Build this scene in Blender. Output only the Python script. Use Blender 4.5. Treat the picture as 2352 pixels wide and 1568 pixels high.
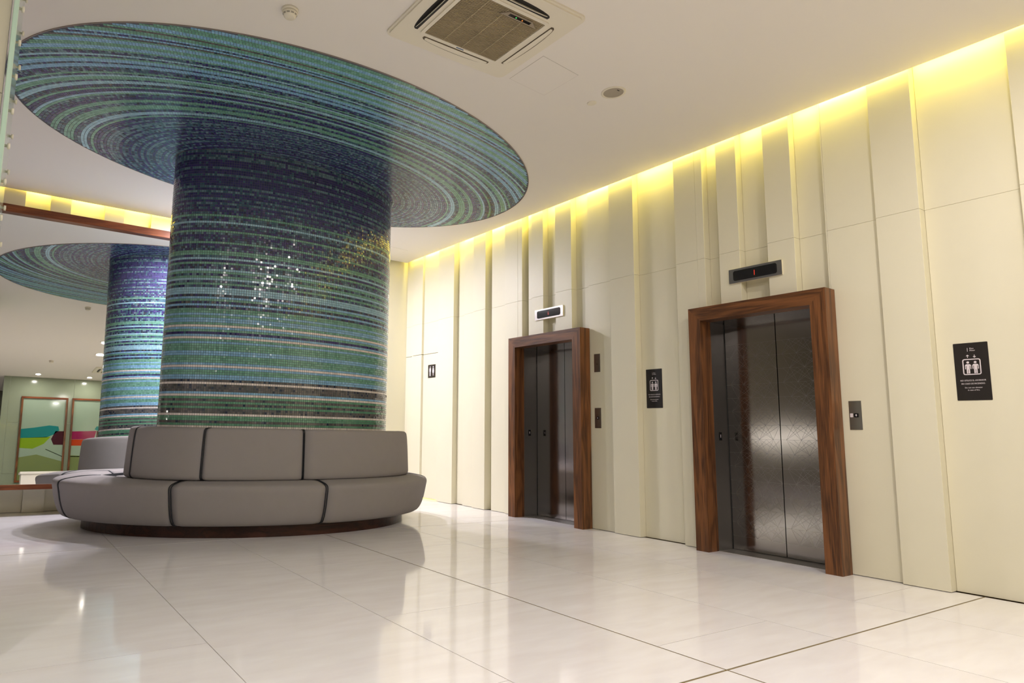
import bpy, math, random
import numpy as np
from mathutils import Matrix, Vector

for o in list(bpy.data.objects):
    bpy.data.objects.remove(o)
S = bpy.context.scene
C = S.collection
PI = math.pi
rnd = random.Random(7)

# ------------------------------------------------------------------ camera
F, CX, CY = 1511.212, 960.0, 788.113
yaw, pit, rol = 0.566464, 0.132523, 0.019434
fw = Vector((math.sin(yaw)*math.cos(pit), math.cos(yaw)*math.cos(pit), math.sin(pit)))
ri = Vector((math.cos(yaw), -math.sin(yaw), 0))
up = ri.cross(fw)
r2 = ri*math.cos(rol) + up*math.sin(rol)
u2 = up*math.cos(rol) - ri*math.sin(rol)
cd = bpy.data.cameras.new('camera'); cam = bpy.data.objects.new('camera', cd); C.objects.link(cam)
cd.sensor_width = 36; cd.sensor_fit = 'HORIZONTAL'; cd.lens = F*36/2352
cd.shift_x = (1176-CX)/2352; cd.shift_y = (CY-784)/2352
cd.clip_start = 0.05
M = Matrix((r2, u2, -fw)).transposed().to_4x4(); M.translation = (0, 0, 0.96)
cam.matrix_world = M
S.camera = cam

# ------------------------------------------------------------------ world and exposure
w = bpy.data.worlds.new('world'); S.world = w; w.use_nodes = True
w.node_tree.nodes['Background'].inputs[0].default_value = (1, .95, .9, 1)
w.node_tree.nodes['Background'].inputs[1].default_value = 0.02
S.view_settings.view_transform = 'Standard'; S.view_settings.look = 'None'
S.view_settings.gamma = 1; S.view_settings.use_curve_mapping = False
S.view_settings.exposure = -0.1

# ------------------------------------------------------------------ light levels (W)
E_MAIN = 42      # big downlights in front of the lifts
E_REAR = 12      # small spots by the rear wall
E_BACK = 88     # downlights between the mosaic canopy and the back wall
E_COVE = 5.0      # yellow cove, per metre
C_WARM = (1.0, .92, .87); C_COOL = (.96, .91, 1.0); C_COVE = (1.0, .85, .16)

# ------------------------------------------------------------------ dimensions
W = 5.28; XC = 5.216; H = 3.557
def DB(x): return 8.618 + .028*(x-5.28)
BE = .028
XL, YR, YCOR = -6.6, -4.1, -6.8
PX, MX, RX = 5.25, 5.285, 5.33          # wall panel faces: proud, middle, recessed

# ------------------------------------------------------------------ helpers
def srgb(r, g, b):
    f = lambda c: (c/255/12.92) if c/255 <= .04045 else ((c/255+.055)/1.055)**2.4
    return (f(r), f(g), f(b), 1)
def newmat(name):
    m = bpy.data.materials.new(name); m.use_nodes = True
    return m, m.node_tree.nodes, m.node_tree.links, m.node_tree.nodes['Principled BSDF']
def mat(name, col, rough=.5, metal=0, noise=0, nscale=8, bump=0, bscale=60, coat=0, emit=None, estr=0, spec=None, aniso=None):
    m, N, L, b = newmat(name)
    b.inputs['Base Color'].default_value = col
    b.inputs['Roughness'].default_value = rough; b.inputs['Metallic'].default_value = metal
    b.inputs['Coat Weight'].default_value = coat; b.inputs['Coat Roughness'].default_value = .05
    if spec is not None: b.inputs['Specular IOR Level'].default_value = spec
    if emit: b.inputs['Emission Color'].default_value = emit; b.inputs['Emission Strength'].default_value = estr
    tc = None
    if noise or bump:
        tc = N.new('ShaderNodeTexCoord')
    if noise:
        n = N.new('ShaderNodeTexNoise'); n.inputs['Scale'].default_value = nscale; n.inputs['Detail'].default_value = 5
        L.new(tc.outputs['Object'], n.inputs['Vector'])
        r = N.new('ShaderNodeMapRange'); r.inputs[3].default_value = 1-noise; r.inputs[4].default_value = 1+noise
        L.new(n.outputs['Fac'], r.inputs[0])
        mx = N.new('ShaderNodeVectorMath'); mx.operation = 'SCALE'; mx.inputs[0].default_value = col[:3]
        L.new(r.outputs[0], mx.inputs['Scale']); L.new(mx.outputs[0], b.inputs['Base Color'])
    if bump:
        n2 = N.new('ShaderNodeTexNoise'); n2.inputs['Scale'].default_value = bscale; n2.inputs['Detail'].default_value = 3
        L.new(tc.outputs['Object'], n2.inputs['Vector'])
        bp = N.new('ShaderNodeBump'); bp.inputs['Strength'].default_value = bump; bp.inputs['Distance'].default_value = .002
        L.new(n2.outputs['Fac'], bp.inputs['Height']); L.new(bp.outputs[0], b.inputs['Normal'])
    return m
def woodmat(name, axis, c1, c2):
    m, N, L, b = newmat(name)
    tc = N.new('ShaderNodeTexCoord'); mp = N.new('ShaderNodeMapping')
    sc = [9, 9, 9]; sc[axis] = 1.1; mp.inputs['Scale'].default_value = sc
    L.new(tc.outputs['Object'], mp.inputs['Vector'])
    n = N.new('ShaderNodeTexNoise'); n.inputs['Scale'].default_value = 1.0; n.inputs['Detail'].default_value = 2; n.inputs['Distortion'].default_value = .8
    L.new(mp.outputs[0], n.inputs['Vector'])
    wv = N.new('ShaderNodeMath'); wv.operation = 'MULTIPLY'; wv.inputs[1].default_value = 22
    L.new(n.outputs['Fac'], wv.inputs[0])
    sn = N.new('ShaderNodeMath'); sn.operation = 'SINE'; L.new(wv.outputs[0], sn.inputs[0])
    mp2 = N.new('ShaderNodeMapping'); s2 = [120, 120, 120]; s2[axis] = 5; mp2.inputs['Scale'].default_value = s2
    L.new(tc.outputs['Object'], mp2.inputs['Vector'])
    n2 = N.new('ShaderNodeTexNoise'); n2.inputs['Scale'].default_value = 1; n2.inputs['Detail'].default_value = 4
    L.new(mp2.outputs[0], n2.inputs['Vector'])
    a = N.new('ShaderNodeMath'); a.operation = 'MULTIPLY_ADD'; a.inputs[1].default_value = .2; L.new(sn.outputs[0], a.inputs[0]); L.new(n2.outputs['Fac'], a.inputs[2])
    cr = N.new('ShaderNodeValToRGB'); cr.color_ramp.elements[0].position = .15; cr.color_ramp.elements[1].position = .8
    cr.color_ramp.elements[0].color = c2; cr.color_ramp.elements[1].color = c1
    L.new(a.outputs[0], cr.inputs[0]); L.new(cr.outputs[0], b.inputs['Base Color'])
    b.inputs['Roughness'].default_value = .38; b.inputs['Specular IOR Level'].default_value = .35
    return m
def steelmat(name, col, rough=.3, axis=2):
    m, N, L, b = newmat(name)
    b.inputs['Base Color'].default_value = col; b.inputs['Metallic'].default_value = 1
    tc = N.new('ShaderNodeTexCoord'); mp = N.new('ShaderNodeMapping')
    sc = [400, 400, 400]; sc[axis] = 3; mp.inputs['Scale'].default_value = sc
    L.new(tc.outputs['Object'], mp.inputs['Vector'])
    n = N.new('ShaderNodeTexNoise'); n.inputs['Scale'].default_value = 1; n.inputs['Detail'].default_value = 3
    L.new(mp.outputs[0], n.inputs['Vector'])
    r = N.new('ShaderNodeMapRange'); r.inputs[3].default_value = rough-.02; r.inputs[4].default_value = rough+.03
    L.new(n.outputs['Fac'], r.inputs[0]); L.new(r.outputs[0], b.inputs['Roughness'])
    # slight waviness of the sheet
    n2 = N.new('ShaderNodeTexNoise'); n2.inputs['Scale'].default_value = 1.6; n2.inputs['Detail'].default_value = 1
    L.new(tc.outputs['Object'], n2.inputs['Vector'])
    bp = N.new('ShaderNodeBump'); bp.inputs['Strength'].default_value = .12; bp.inputs['Distance'].default_value = .02
    L.new(n2.outputs['Fac'], bp.inputs['Height']); L.new(bp.outputs[0], b.inputs['Normal'])
    return m

class MB:
    def __init__(s): s.v = []; s.f = []
    def add(s, vs, fs):
        k = len(s.v); s.v += [tuple(v) for v in vs]; s.f += [tuple(i+k for i in f) for f in fs]; return s
    def box(s, x0, x1, y0, y1, z0, z1, bev=0):
        if bev <= 0:
            vs = [(x, y, z) for x in (x0, x1) for y in (y0, y1) for z in (z0, z1)]
            return s.add(vs, [(0, 1, 3, 2), (4, 6, 7, 5), (0, 4, 5, 1), (2, 3, 7, 6), (0, 2, 6, 4), (1, 5, 7, 3)])
        b = bev; vs = []; idx = {}
        X = (x0, x1); Y = (y0, y1); Z = (z0, z1); sg = (1, -1)
        for i in (0, 1):
            for j in (0, 1):
                for k in (0, 1):
                    for a in range(3):
                        p = [X[i]+sg[i]*b, Y[j]+sg[j]*b, Z[k]+sg[k]*b]; p[a] = (X[i], Y[j], Z[k])[a]
                        idx[i, j, k, a] = len(vs); vs.append(tuple(p))
        fs = []
        def q(l): fs.append(tuple(idx[t] for t in l))
        for i in (0, 1): q([(i, 0, 0, 0), (i, 1, 0, 0), (i, 1, 1, 0), (i, 0, 1, 0)][::(1 if i else -1)])
        for j in (0, 1): q([(0, j, 0, 1), (0, j, 1, 1), (1, j, 1, 1), (1, j, 0, 1)][::(1 if j else -1)])
        for k in (0, 1): q([(0, 0, k, 2), (1, 0, k, 2), (1, 1, k, 2), (0, 1, k, 2)][::(1 if k else -1)])
        for i in (0, 1):
            for j in (0, 1): q([(i, j, 0, 0), (i, j, 1, 0), (i, j, 1, 1), (i, j, 0, 1)])
        for i in (0, 1):
            for k in (0, 1): q([(i, 0, k, 0), (i, 1, k, 0), (i, 1, k, 2), (i, 0, k, 2)])
        for j in (0, 1):
            for k in (0, 1): q([(0, j, k, 1), (1, j, k, 1), (1, j, k, 2), (0, j, k, 2)])
        for i in (0, 1):
            for j in (0, 1):
                for k in (0, 1): q([(i, j, k, 0), (i, j, k, 1), (i, j, k, 2)])
        return s.add(vs, fs)
    def prism(s, pts, h0, h1, ax=2, loc=(0, 0, 0)):
        """extrude a 2-D outline along an axis"""
        n = len(pts); vs = []
        for h in (h0, h1):
            for p in pts:
                q = list(p); q.insert(ax, h); vs.append((q[0]+loc[0], q[1]+loc[1], q[2]+loc[2]))
        fs = [tuple(range(n))[::-1], tuple(range(n, 2*n))]+[(i, (i+1) % n, n+(i+1) % n, n+i) for i in range(n)]
        return s.add(vs, fs)
    def lathe(s, prof, n=32, c=(0, 0, 0), cap=True):
        m = len(prof); vs = []
        for i in range(n):
            a = 2*PI*i/n
            for r, z in prof: vs.append((c[0]+r*math.cos(a), c[1]+r*math.sin(a), c[2]+z))
        fs = [(i*m+j, ((i+1) % n)*m+j, ((i+1) % n)*m+j+1, i*m+j+1) for i in range(n) for j in range(m-1)]
        if cap:
            if prof[0][0] > 1e-6: fs.append(tuple(i*m for i in range(n))[::-1])
            if prof[-1][0] > 1e-6: fs.append(tuple(i*m+m-1 for i in range(n)))
        return s.add(vs, fs)
    def tube(s, path, r, n=6, closed=False):
        P = [Vector(p) for p in path]; m = len(P); vs = []
        for i in range(m):
            t = (P[(i+1) % m]-P[i-1]) if closed else (P[min(i+1, m-1)]-P[max(i-1, 0)])
            t.normalize(); a = t.orthogonal() if i == 0 else (a-t*a.dot(t))
            a.normalize(); b = t.cross(a)
            for k in range(n):
                q = 2*PI*k/n; vs.append(P[i]+a*(r*math.cos(q))+b*(r*math.sin(q)))
        fs = [(i*n+k, i*n+(k+1) % n, ((i+1) % m)*n+(k+1) % n, ((i+1) % m)*n+k) for i in range(m if closed else m-1) for k in range(n)]
        if not closed: fs += [tuple(range(n))[::-1], tuple(range((m-1)*n, m*n))]
        return s.add(vs, fs)
    def build(s, name, m, parent=None, smooth=False, mtx=None):
        me = bpy.data.meshes.new(name); me.from_pydata(s.v, [], s.f); me.update()
        if smooth: me.polygons.foreach_set('use_smooth', [True]*len(me.polygons))
        if mtx is not None: me.transform(mtx)
        me.materials.append(m)
        o = bpy.data.objects.new(name, me); C.objects.link(o)
        if parent: o.parent = parent
        return o
def recalc(o):
    import bmesh
    b = bmesh.new(); b.from_mesh(o.data); bmesh.ops.recalc_face_normals(b, faces=b.faces); b.to_mesh(o.data); b.free(); return o
def tag(o, label=None, cat=None, group=None, kind=None):
    if label: o['label'] = label
    if cat: o['category'] = cat
    if group: o['group'] = group
    if kind: o['kind'] = kind
    return o
def thing(name, loc, label=None, cat=None, group=None, kind=None, mtx=None):
    o = bpy.data.objects.new(name, None); C.objects.link(o); o.empty_display_size = .1
    if mtx is not None: o.matrix_world = mtx
    else: o.location = loc
    return tag(o, label, cat, group, kind)
def copy_tree(o, parent=None):
    c = o.copy(); C.objects.link(c)
    if parent: c.parent = parent
    for ch in list(o.children): copy_tree(ch, c)
    return c
def rrect(w, h, r, n=5, cx=0, cy=0):
    pts = []
    for sx, sy, a0 in ((1, 1, 0), (-1, 1, 90), (-1, -1, 180), (1, -1, 270)):
        for i in range(n+1):
            a = math.radians(a0+90*i/n); pts.append((cx+sx*(w/2-r)+r*math.cos(a), cy+sy*(h/2-r)+r*math.sin(a)))
    return pts
def wallmtx(x, y, z):      # local x -> world -Y, local y -> up, local z -> world -X (out of the right wall)
    return Matrix(((0, 0, -1, x), (-1, 0, 0, y), (0, 1, 0, z), (0, 0, 0, 1)))
def textmesh(body, size, name, m, parent, x, y, z=.0026, align='LEFT', space=1, thick=.0004, xs=1.0):
    cu = bpy.data.curves.new(name, 'FONT'); cu.body = body; cu.size = size; cu.align_x = align; cu.space_character = space
    cu.extrude = thick; cu.resolution_u = 2
    t = bpy.data.objects.new(name, cu); C.objects.link(t)
    dg = bpy.context.evaluated_depsgraph_get(); me = bpy.data.meshes.new_from_object(t.evaluated_get(dg))
    bpy.data.objects.remove(t); me.transform(Matrix.Translation((x, y, z)) @ Matrix.Diagonal((xs, 1, 1, 1)))
    me.materials.clear(); me.materials.append(m)
    o = bpy.data.objects.new(name, me); C.objects.link(o); o.parent = parent
    return o

# ------------------------------------------------------------------ materials
M_PANEL = mat('cream_panel', srgb(229, 223, 198), .42, noise=.03, nscale=3, bump=.12, bscale=220)
M_CEIL = mat('ceiling_paint', srgb(238, 232, 224), .8, bump=.05, bscale=90)
M_GROUT = mat('floor_joint', srgb(150, 135, 105), .6)
M_GROOVE = mat('expansion_joint', srgb(118, 102, 66), .6)
M_WOODV = woodmat('walnut_vertical', 2, srgb(128, 82, 46), srgb(66, 40, 22))
M_WOODH = woodmat('walnut_horizontal', 1, srgb(128, 82, 46), srgb(66, 40, 22))
M_WOODX = woodmat('walnut_crosswise', 0, srgb(140, 78, 40), srgb(88, 42, 20))
M_PLINTH = woodmat('dark_walnut', 0, srgb(70, 36, 22), srgb(40, 20, 12))
M_STEEL = steelmat('brushed_steel', (.30, .28, .27, 1), .12)
M_STEELR = steelmat('brushed_steel_reveal', (.36, .355, .34, 1), .33)
M_STEELH = steelmat('brushed_steel_plate', (.36, .34, .32, 1), .32, 1)
M_ETCH = mat('etched_line', (.42, .39, .37, 1), .3, 1)
M_DARKGAP = mat('dark_gap', (.01, .01, .01, 1), .7)
M_BLACK = mat('black_acrylic', (.012, .011, .011, 1), .12)
M_SIGN = mat('sign_black', srgb(34, 28, 27), .35)
M_WHITEINK = mat('sign_print', srgb(222, 212, 216), .5)
M_WHITE = mat('white_plastic', srgb(232, 224, 205), .45)
M_GREYMESH = mat('speaker_mesh', srgb(168, 158, 142), .6, bump=.4, bscale=900)
M_FABRIC = mat('grey_fabric', srgb(148, 142, 140), .85, noise=.04, nscale=12, bump=.35, bscale=700, spec=.25)
M_PIPE = mat('dark_piping', srgb(26, 30, 36), .5)
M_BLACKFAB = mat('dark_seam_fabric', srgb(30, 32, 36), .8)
M_GLASSPANE = mat('back_painted_glass', srgb(186, 182, 160), .12, coat=.3)
M_MIRROR = mat('mirror_silver', (.86, .88, .86, 1), .004, 1)
M_GROUTT = mat('mosaic_grout', srgb(88, 90, 100), .8)
M_RED = mat('led_red', (.3, .01, .005, 1), .4, emit=(1, .06, .02, 1), estr=1.1)
M_REDDIM = mat('led_red_dim', (.2, .01, .005, 1), .4, emit=(1, .05, .02, 1), estr=.35)
M_LAMP = mat('lamp_face', (1, 1, 1, 1), .5, emit=(1, .95, .86, 1), estr=24)
M_LAMPS = mat('spot_face', (1, 1, 1, 1), .5, emit=(1, .88, .7, 1), estr=9)
M_COVE = mat('cove_led', (1, .9, .4, 1), .5, emit=(1, .85, .3, 1), estr=3)

def marble():
    m, N, L, b = newmat('polished_marble')
    tc = N.new('ShaderNodeTexCoord'); oi = N.new('ShaderNodeObjectInfo')
    mp = N.new('ShaderNodeMapping'); mp.inputs['Scale'].default_value = (1.2, 5, 1)
    L.new(tc.outputs['Object'], mp.inputs['Vector']); 
    n = N.new('ShaderNodeTexNoise'); n.noise_dimensions = '4D'; n.inputs['Scale'].default_value = 2.2; n.inputs['Detail'].default_value = 7; n.inputs['Distortion'].default_value = .5
    L.new(mp.outputs[0], n.inputs['Vector'])
    ml = N.new('ShaderNodeMath'); ml.operation = 'MULTIPLY'; ml.inputs[1].default_value = 40; L.new(oi.outputs['Random'], ml.inputs[0]); L.new(ml.outputs[0], n.inputs['W'])
    cr = N.new('ShaderNodeValToRGB'); cr.color_ramp.elements[0].position = .3; cr.color_ramp.elements[1].position = .7
    cr.color_ramp.elements[0].color = srgb(229, 225, 226); cr.color_ramp.elements[1].color = srgb(238, 236, 238)
    L.new(n.outputs['Fac'], cr.inputs[0])
    mr = N.new('ShaderNodeMapRange'); mr.inputs[3].default_value = .975; mr.inputs[4].default_value = 1.015; L.new(oi.outputs['Random'], mr.inputs[0])
    vm = N.new('ShaderNodeVectorMath'); vm.operation = 'SCALE'; L.new(cr.outputs[0], vm.inputs[0]); L.new(mr.outputs[0], vm.inputs['Scale'])
    L.new(vm.outputs[0], b.inputs['Base Color'])
    b.inputs['Roughness'].default_value = .075; b.inputs['Specular IOR Level'].default_value = .38
    return m
M_MARBLE = marble()
def tilemat(name, rough, coat):
    m, N, L, b = newmat(name)
    a = N.new('ShaderNodeAttribute'); a.attribute_name = 'tile_colour'
    L.new(a.outputs['Color'], b.inputs['Base Color'])
    b.inputs['Roughness'].default_value = rough; b.inputs['Specular IOR Level'].default_value = .5
    b.inputs['Coat Weight'].default_value = coat; b.inputs['Coat Roughness'].default_value = .03
    return m
M_TILE = tilemat('glass_mosaic', .12, .7); M_TILE2 = tilemat('satin_glass_mosaic', .25, .2)

# ------------------------------------------------------------------ floor
floor = thing('floor', (0, 0, 0), kind='structure')
b = MB(); b.box(XL, 5.6, YCOR, 8.75, -.06, -.004); b.build('screed', M_GROUT, floor)
tile_cols = [.892, 1.786, 2.657, 3.54, 4.425, 5.31]
cols = [(-.02-.89*k, .892-.89*k-.0) for k in range(0)]
xs = [.892-.885*k for k in range(8, 0, -1)]+tile_cols
xs[0] = XL
AL = -.016
for ci in range(len(xs)-1):
    x0, x1 = xs[ci], xs[ci+1]
    shift = 0 if ci % 2 else .347
    if abs(x1-.892) < .01: shift = 0
    off = {True: 0}.get(False, shift)
    k = ci-(len(xs)-1-6)+0            # column index relative to the one ending at .892
    off = 0 if (k % 2 == 0) else .347
    ys = []
    y = 1.777-1.386*7
    while y < 8.8:
        ys.append(y+off); y += 1.386 if not (1.7 < y < 5.8) else (5.825-1.777)/3
    ys = sorted(set([q for q in ys if YCOR < q < 8.7]+[YCOR, 8.75, 1.777, 5.825]))
    ys = [q for i, q in enumerate(ys) if i == 0 or q-ys[i-1] > .05 or q in (1.777, 5.825)]
    for a, c in zip(ys[:-1], ys[1:]):
        if a < YR-.5 and x0 > .8: continue
        ga = .006 if a in (1.777,) else (.0045 if a == 5.825 else .0017)
        gc = .006 if c in (1.777,) else (.0045 if c == 5.825 else .0017)
        gl = .005 if abs(x0-2.657) < .01 else .0018
        gr = .005 if abs(x1-2.657) < .01 else .0018
        cx, cy = (x0+x1)/2, (a+c)/2
        sh = lambda x, yy: yy+AL*x
        pts = [(x0+gl, sh(x0, a)+ga), (x1-gr, sh(x1, a)+ga), (x1-gr, sh(x1, c)-gc), (x0+gl, sh(x0, c)-gc)]
        pts = [(p[0]-cx, p[1]-cy) for p in pts]
        t = MB().prism(pts, -.02, 0).build('tile', M_MARBLE, floor); t.location = (cx, cy, 0)
# darker filler of the wide joints
tag(MB().box(2.6525, 2.6615, YR, 8.6, -.02, -.0012).build('joint_filler', M_GROOVE, floor))
for yy in (1.777, 5.825):
    MB().add([(XL, yy+AL*XL-.005, -.0013), (5.32, yy+AL*5.32-.005, -.0013), (5.32, yy+AL*5.32+.005, -.0013), (XL, yy+AL*XL+.005, -.0013)], [(0, 1, 2, 3)]).build('joint_filler', M_GROOVE, floor)

# ------------------------------------------------------------------ ceiling
ceil = thing('ceiling', (0, 0, H), kind='structure')
yb = lambda x: DB(x)-.055
b = MB().prism([(XL, YCOR), (.52, YCOR), (.52, YR), (XC, YR), (XC, yb(XC)), (XL, yb(XL))], H, H+.05); b.build('ceiling_board', M_CEIL).parent = None
o = bpy.data.objects['ceiling_board']; o.parent = ceil; o.matrix_parent_inverse = Matrix.Translation((0, 0, -H))
def underceil(o):
    o.parent = ceil; o.matrix_parent_inverse = Matrix.Translation((0, 0, -H)); return o
underceil(MB().box(XL-.1, 5.6, YCOR-.1, 8.9, H+.30, H+.36).build('slot_cover', M_CEIL))
underceil(MB().box(5.17, 5.2, YR, 8.55, H+.05, H+.30).build('cove_upstand', M_CEIL))
underceil(MB().prism([(XL, yb(XL)-.06), (XC-.02, yb(XC)-.06), (XC-.02, yb(XC)-.03), (XL, yb(XL)-.03)], H+.05, H+.3).build('cove_upstand', M_CEIL))

# yellow LED coves: real strips lying on the ceiling board beside the slot
def area(name, loc, sx, sy, power, col, rot, spread=180):
    l = bpy.data.lights.new(name, 'AREA'); l.shape = 'RECTANGLE'; l.size = sx; l.size_y = sy; l.energy = power; l.color = col
    l.spread = math.radians(spread)
    o = bpy.data.objects.new(name, l); C.objects.link(o); o.location = loc; o.rotation_euler = rot; return o
cv = thing('cove_light_strip', (5.205, 2, H+.06), 'yellow light strip hidden in the slot above the lift wall', 'light')
MB().box(-.004, .004, YR-2, 6.5, -.005, .012).build('diffuser', M_COVE, cv)
l = area('cove_lamp', (5.222, 2.0, H+.075), 13.0, .02, E_COVE*13, C_COVE, (0, 0, 0))
l.rotation_euler = (math.radians(0), math.radians(-38), 0); l.rotation_euler = Matrix.Rotation(math.radians(90), 3, 'Z').to_euler()
# aim the strip down and into the wall
z = Vector((-.62, 0, .78)); xa = Vector((0, 1, 0)); ya = z.cross(xa)
l.matrix_world = Matrix((xa, ya, z)).transposed().to_4x4(); l.location = (5.222, 2.0, H+.075)
cv2 = thing('cove_light_strip', (1.2, yb(1.2)+.012-.02, H+.06), 'yellow light strip hidden in the slot above the mirror wall', 'light')
MB().box(-3, 4, -.004, .004, -.005, .012).build('diffuser', M_COVE, cv2)
z = Vector((0, -.62, .78)); xa = Vector((1, 0, 0)); ya = z.cross(xa)
l = area('cove_lamp', (0, 0, 0), 8.5, .02, E_COVE*8.5, C_COVE, (0, 0, 0))
l.matrix_world = Matrix((xa, ya, z)).transposed().to_4x4(); l.location = (.9, yb(.9)+.012, H+.075)

# ------------------------------------------------------------------ right wall, panel by panel
wr = thing('wall_right', (W, 0, 0), kind='structure')
edges = [(1.31, PX, -.1), (1.84, RX), (2.11, PX), (2.47, MX), (2.69, RX), (2.91, PX), (3.15, RX), (3.34, PX), (3.48, RX), (3.78, PX), (4.26, RX), (4.57, PX), (4.90, MX), (5.11, RX),
         (5.36, PX), (5.56, RX), (5.76, PX), (5.85, MX), (5.925, RX+.03), (6.25, PX), (6.55, MX), (6.64, RX+.03), (6.90, PX), (7.15, MX), (7.345, RX), (7.72, PX), (8.15, MX), (8.42, PX), (8.66, MX)]
pan = []
y = -.1; pan.append((-.1, 1.31, PX)); y = 1.31
for e in edges[1:]:
    pan.append((y, e[0], e[1])); y = e[0]
yy = -.1; lv = [RX, PX, MX, RX, PX, RX, MX, PX]; k = 0
while yy > YR:
    wdt = rnd.choice((.3, .45, .62, .9)); pan.append((max(YR, yy-wdt), yy, lv[k % 8])); yy -= wdt; k += 1
DOORS = ((2.43, 3.585), (4.885, 6.035))
SEAM = 2.55
def rpanel(y0, y1, x, z0, z1):
    if y1-y0 < .004: return
    cy, cz = (y0+y1)/2, (z0+z1)/2
    o = MB().box(-.0, .12, -(y1-y0)/2+.0006, (y1-y0)/2-.0006, -(z1-z0)/2+.0006, (z1-z0)/2-.0006, .0015).build('panel', M_PANEL)
    o.location = (x, cy, cz); o.parent = wr; o.matrix_parent_inverse = Matrix.Translation((-W, 0, 0)); recalc(o)
for (y0, y1, x) in pan:
    tops = H+.28
    segs = [(y0, y1)]
    for d0, d1 in DOORS:
        ns = []
        for a, c in segs:
            if c <= d0+.03 or a >= d1-.03: ns.append((a, c, 0)); continue
            if a < d0+.03: ns.append((a, d0+.03, 0))
            if c > d1-.03: ns.append((d1-.03, c, 0))
            ns.append((max(a, d0+.03), min(c, d1-.03), 2.05))
        segs = [(q[0], q[1]) for q in ns if q[2] == 0]
        for q in ns:
            if q[2] > 0: rpanel(q[0], q[1], x, 2.05, SEAM); rpanel(q[0], q[1], x, SEAM, tops)
    for a, c in segs:
        if a > 7.6:
            rpanel(a, c, x, 2.087, SEAM); rpanel(a, c, x, SEAM, tops)
            if a > 7.6 and c < 8.5 or a > 8.3: pass
        else:
            rpanel(a, c, x, .003, SEAM); rpanel(a, c, x, SEAM, tops)
o = MB().box(5.47, 5.6, YR, 8.8, 2.0, H+.3).build('core_wall', M_PANEL); o.parent = wr; o.matrix_parent_inverse = Matrix.Translation((-W, 0, 0))
yl = YR
for d0, d1 in DOORS+((8.8, 8.8),):
    o = MB().box(5.47, 5.6, yl, min(d0+.1, 8.8), -.02, 2.0).build('core_wall', M_PANEL); o.parent = wr; o.matrix_parent_inverse = Matrix.Translation((-W, 0, 0)); yl = d1-.1
# flush door to the toilets, faced with the same panels
dr = thing('door_1', (W, 8.2, 0), kind='structure')
for (y0, y1, x) in ((7.722, 8.15, MX), (8.15, 8.42, PX), (8.42, 8.66, MX)):
    o = MB().box(x, x+.12, y0+.0008, y1-.0008, .018, 2.081, .0015).build('door_panel', M_PANEL, dr); recalc(o); o.matrix_parent_inverse = Matrix.Translation((-W, -8.2, 0))
o = MB().box(5.30, 5.31, 7.73, 8.6, .001, .012).build('glow_under_door', mat('light_behind_door', (1, .9, .4, 1), .5, emit=(1, .86, .25, 1), estr=1.2), dr); o.matrix_parent_inverse = Matrix.Translation((-W, -8.2, 0))

# ------------------------------------------------------------------ back wall
wb = thing('wall_back', (0, 0, 0), kind='structure')
bp = [(-6.6, -6.0, 0), (-6.0, -5.2, 1), (-5.2, -4.8, 0), (-4.8, -4.2, 1), (-4.2, -3.6, 0), (-3.6, -3.1, 1), (-3.1, -2.2, 0), (-2.2, -1.7, 1), (-1.7, -.9, 0), (-.9, -.13, 1), (-.13, .08, 0), (.08, .33, 1), (.33, .54, 0), (.54, .90, 1), (.90, 1.12, 0), (1.12, 1.43, 1), (1.43, 1.75, 0), (1.75, 2.3, 1), (2.3, 2.6, 0), (2.6, 3.1, 1),
      (3.1, 3.5, 0), (3.5, 4.0, 1), (4.0, 4.3, 0), (4.3, 5.36, 1)]
for x0, x1, rec in bp:
    for z0, z1 in ((.003, SEAM), (SEAM, H+.28)):
        d = .045*rec-.02
        o = MB().prism([(x0+.0006, DB(x0)+d), (x1-.0006, DB(x1)+d), (x1-.0006, DB(x1)+.15), (x0+.0006, DB(x0)+.15)], z0, z1).build('panel', M_PANEL, wb)
# left and rear walls of the lobby
wl = tag(MB().box(XL-.1, XL, YCOR, 8.6, 0, H+.3).build('wall_left', mat('left_wall_paint', srgb(120, 112, 98), .6)), kind='structure')
wrr = thing('wall_rear', (2.72, YR, 0), kind='structure')
M_REAR = mat('green_glass_cladding', srgb(140, 150, 128), .12, coat=.3)
MB().box(-2.2, 2.88, -.2, -.012, 0, H).build('backing', M_CEIL, wrr)
M_DKW = mat('corridor_paint', srgb(96, 94, 84), .6)
for x0, x1 in ((-2.2, -.66), (-.66, .88), (.88, 2.88)):
    for z0, z1 in ((0, .98), (.98, 2.32), (2.32, H-.001)):
        MB().box(x0+.002, x1-.002, -.012, 0, z0+.002, z1-.002).build('glass_panel', M_REAR, wrr)
MB().box(-2.35, -2.2, -2.65, 0, 0, H).build('side_return', M_REAR, wrr)
tag(MB().box(XL, .6, YCOR-.1, YCOR, 0, H).build('wall_corridor', M_DKW), kind='structure')

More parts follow.
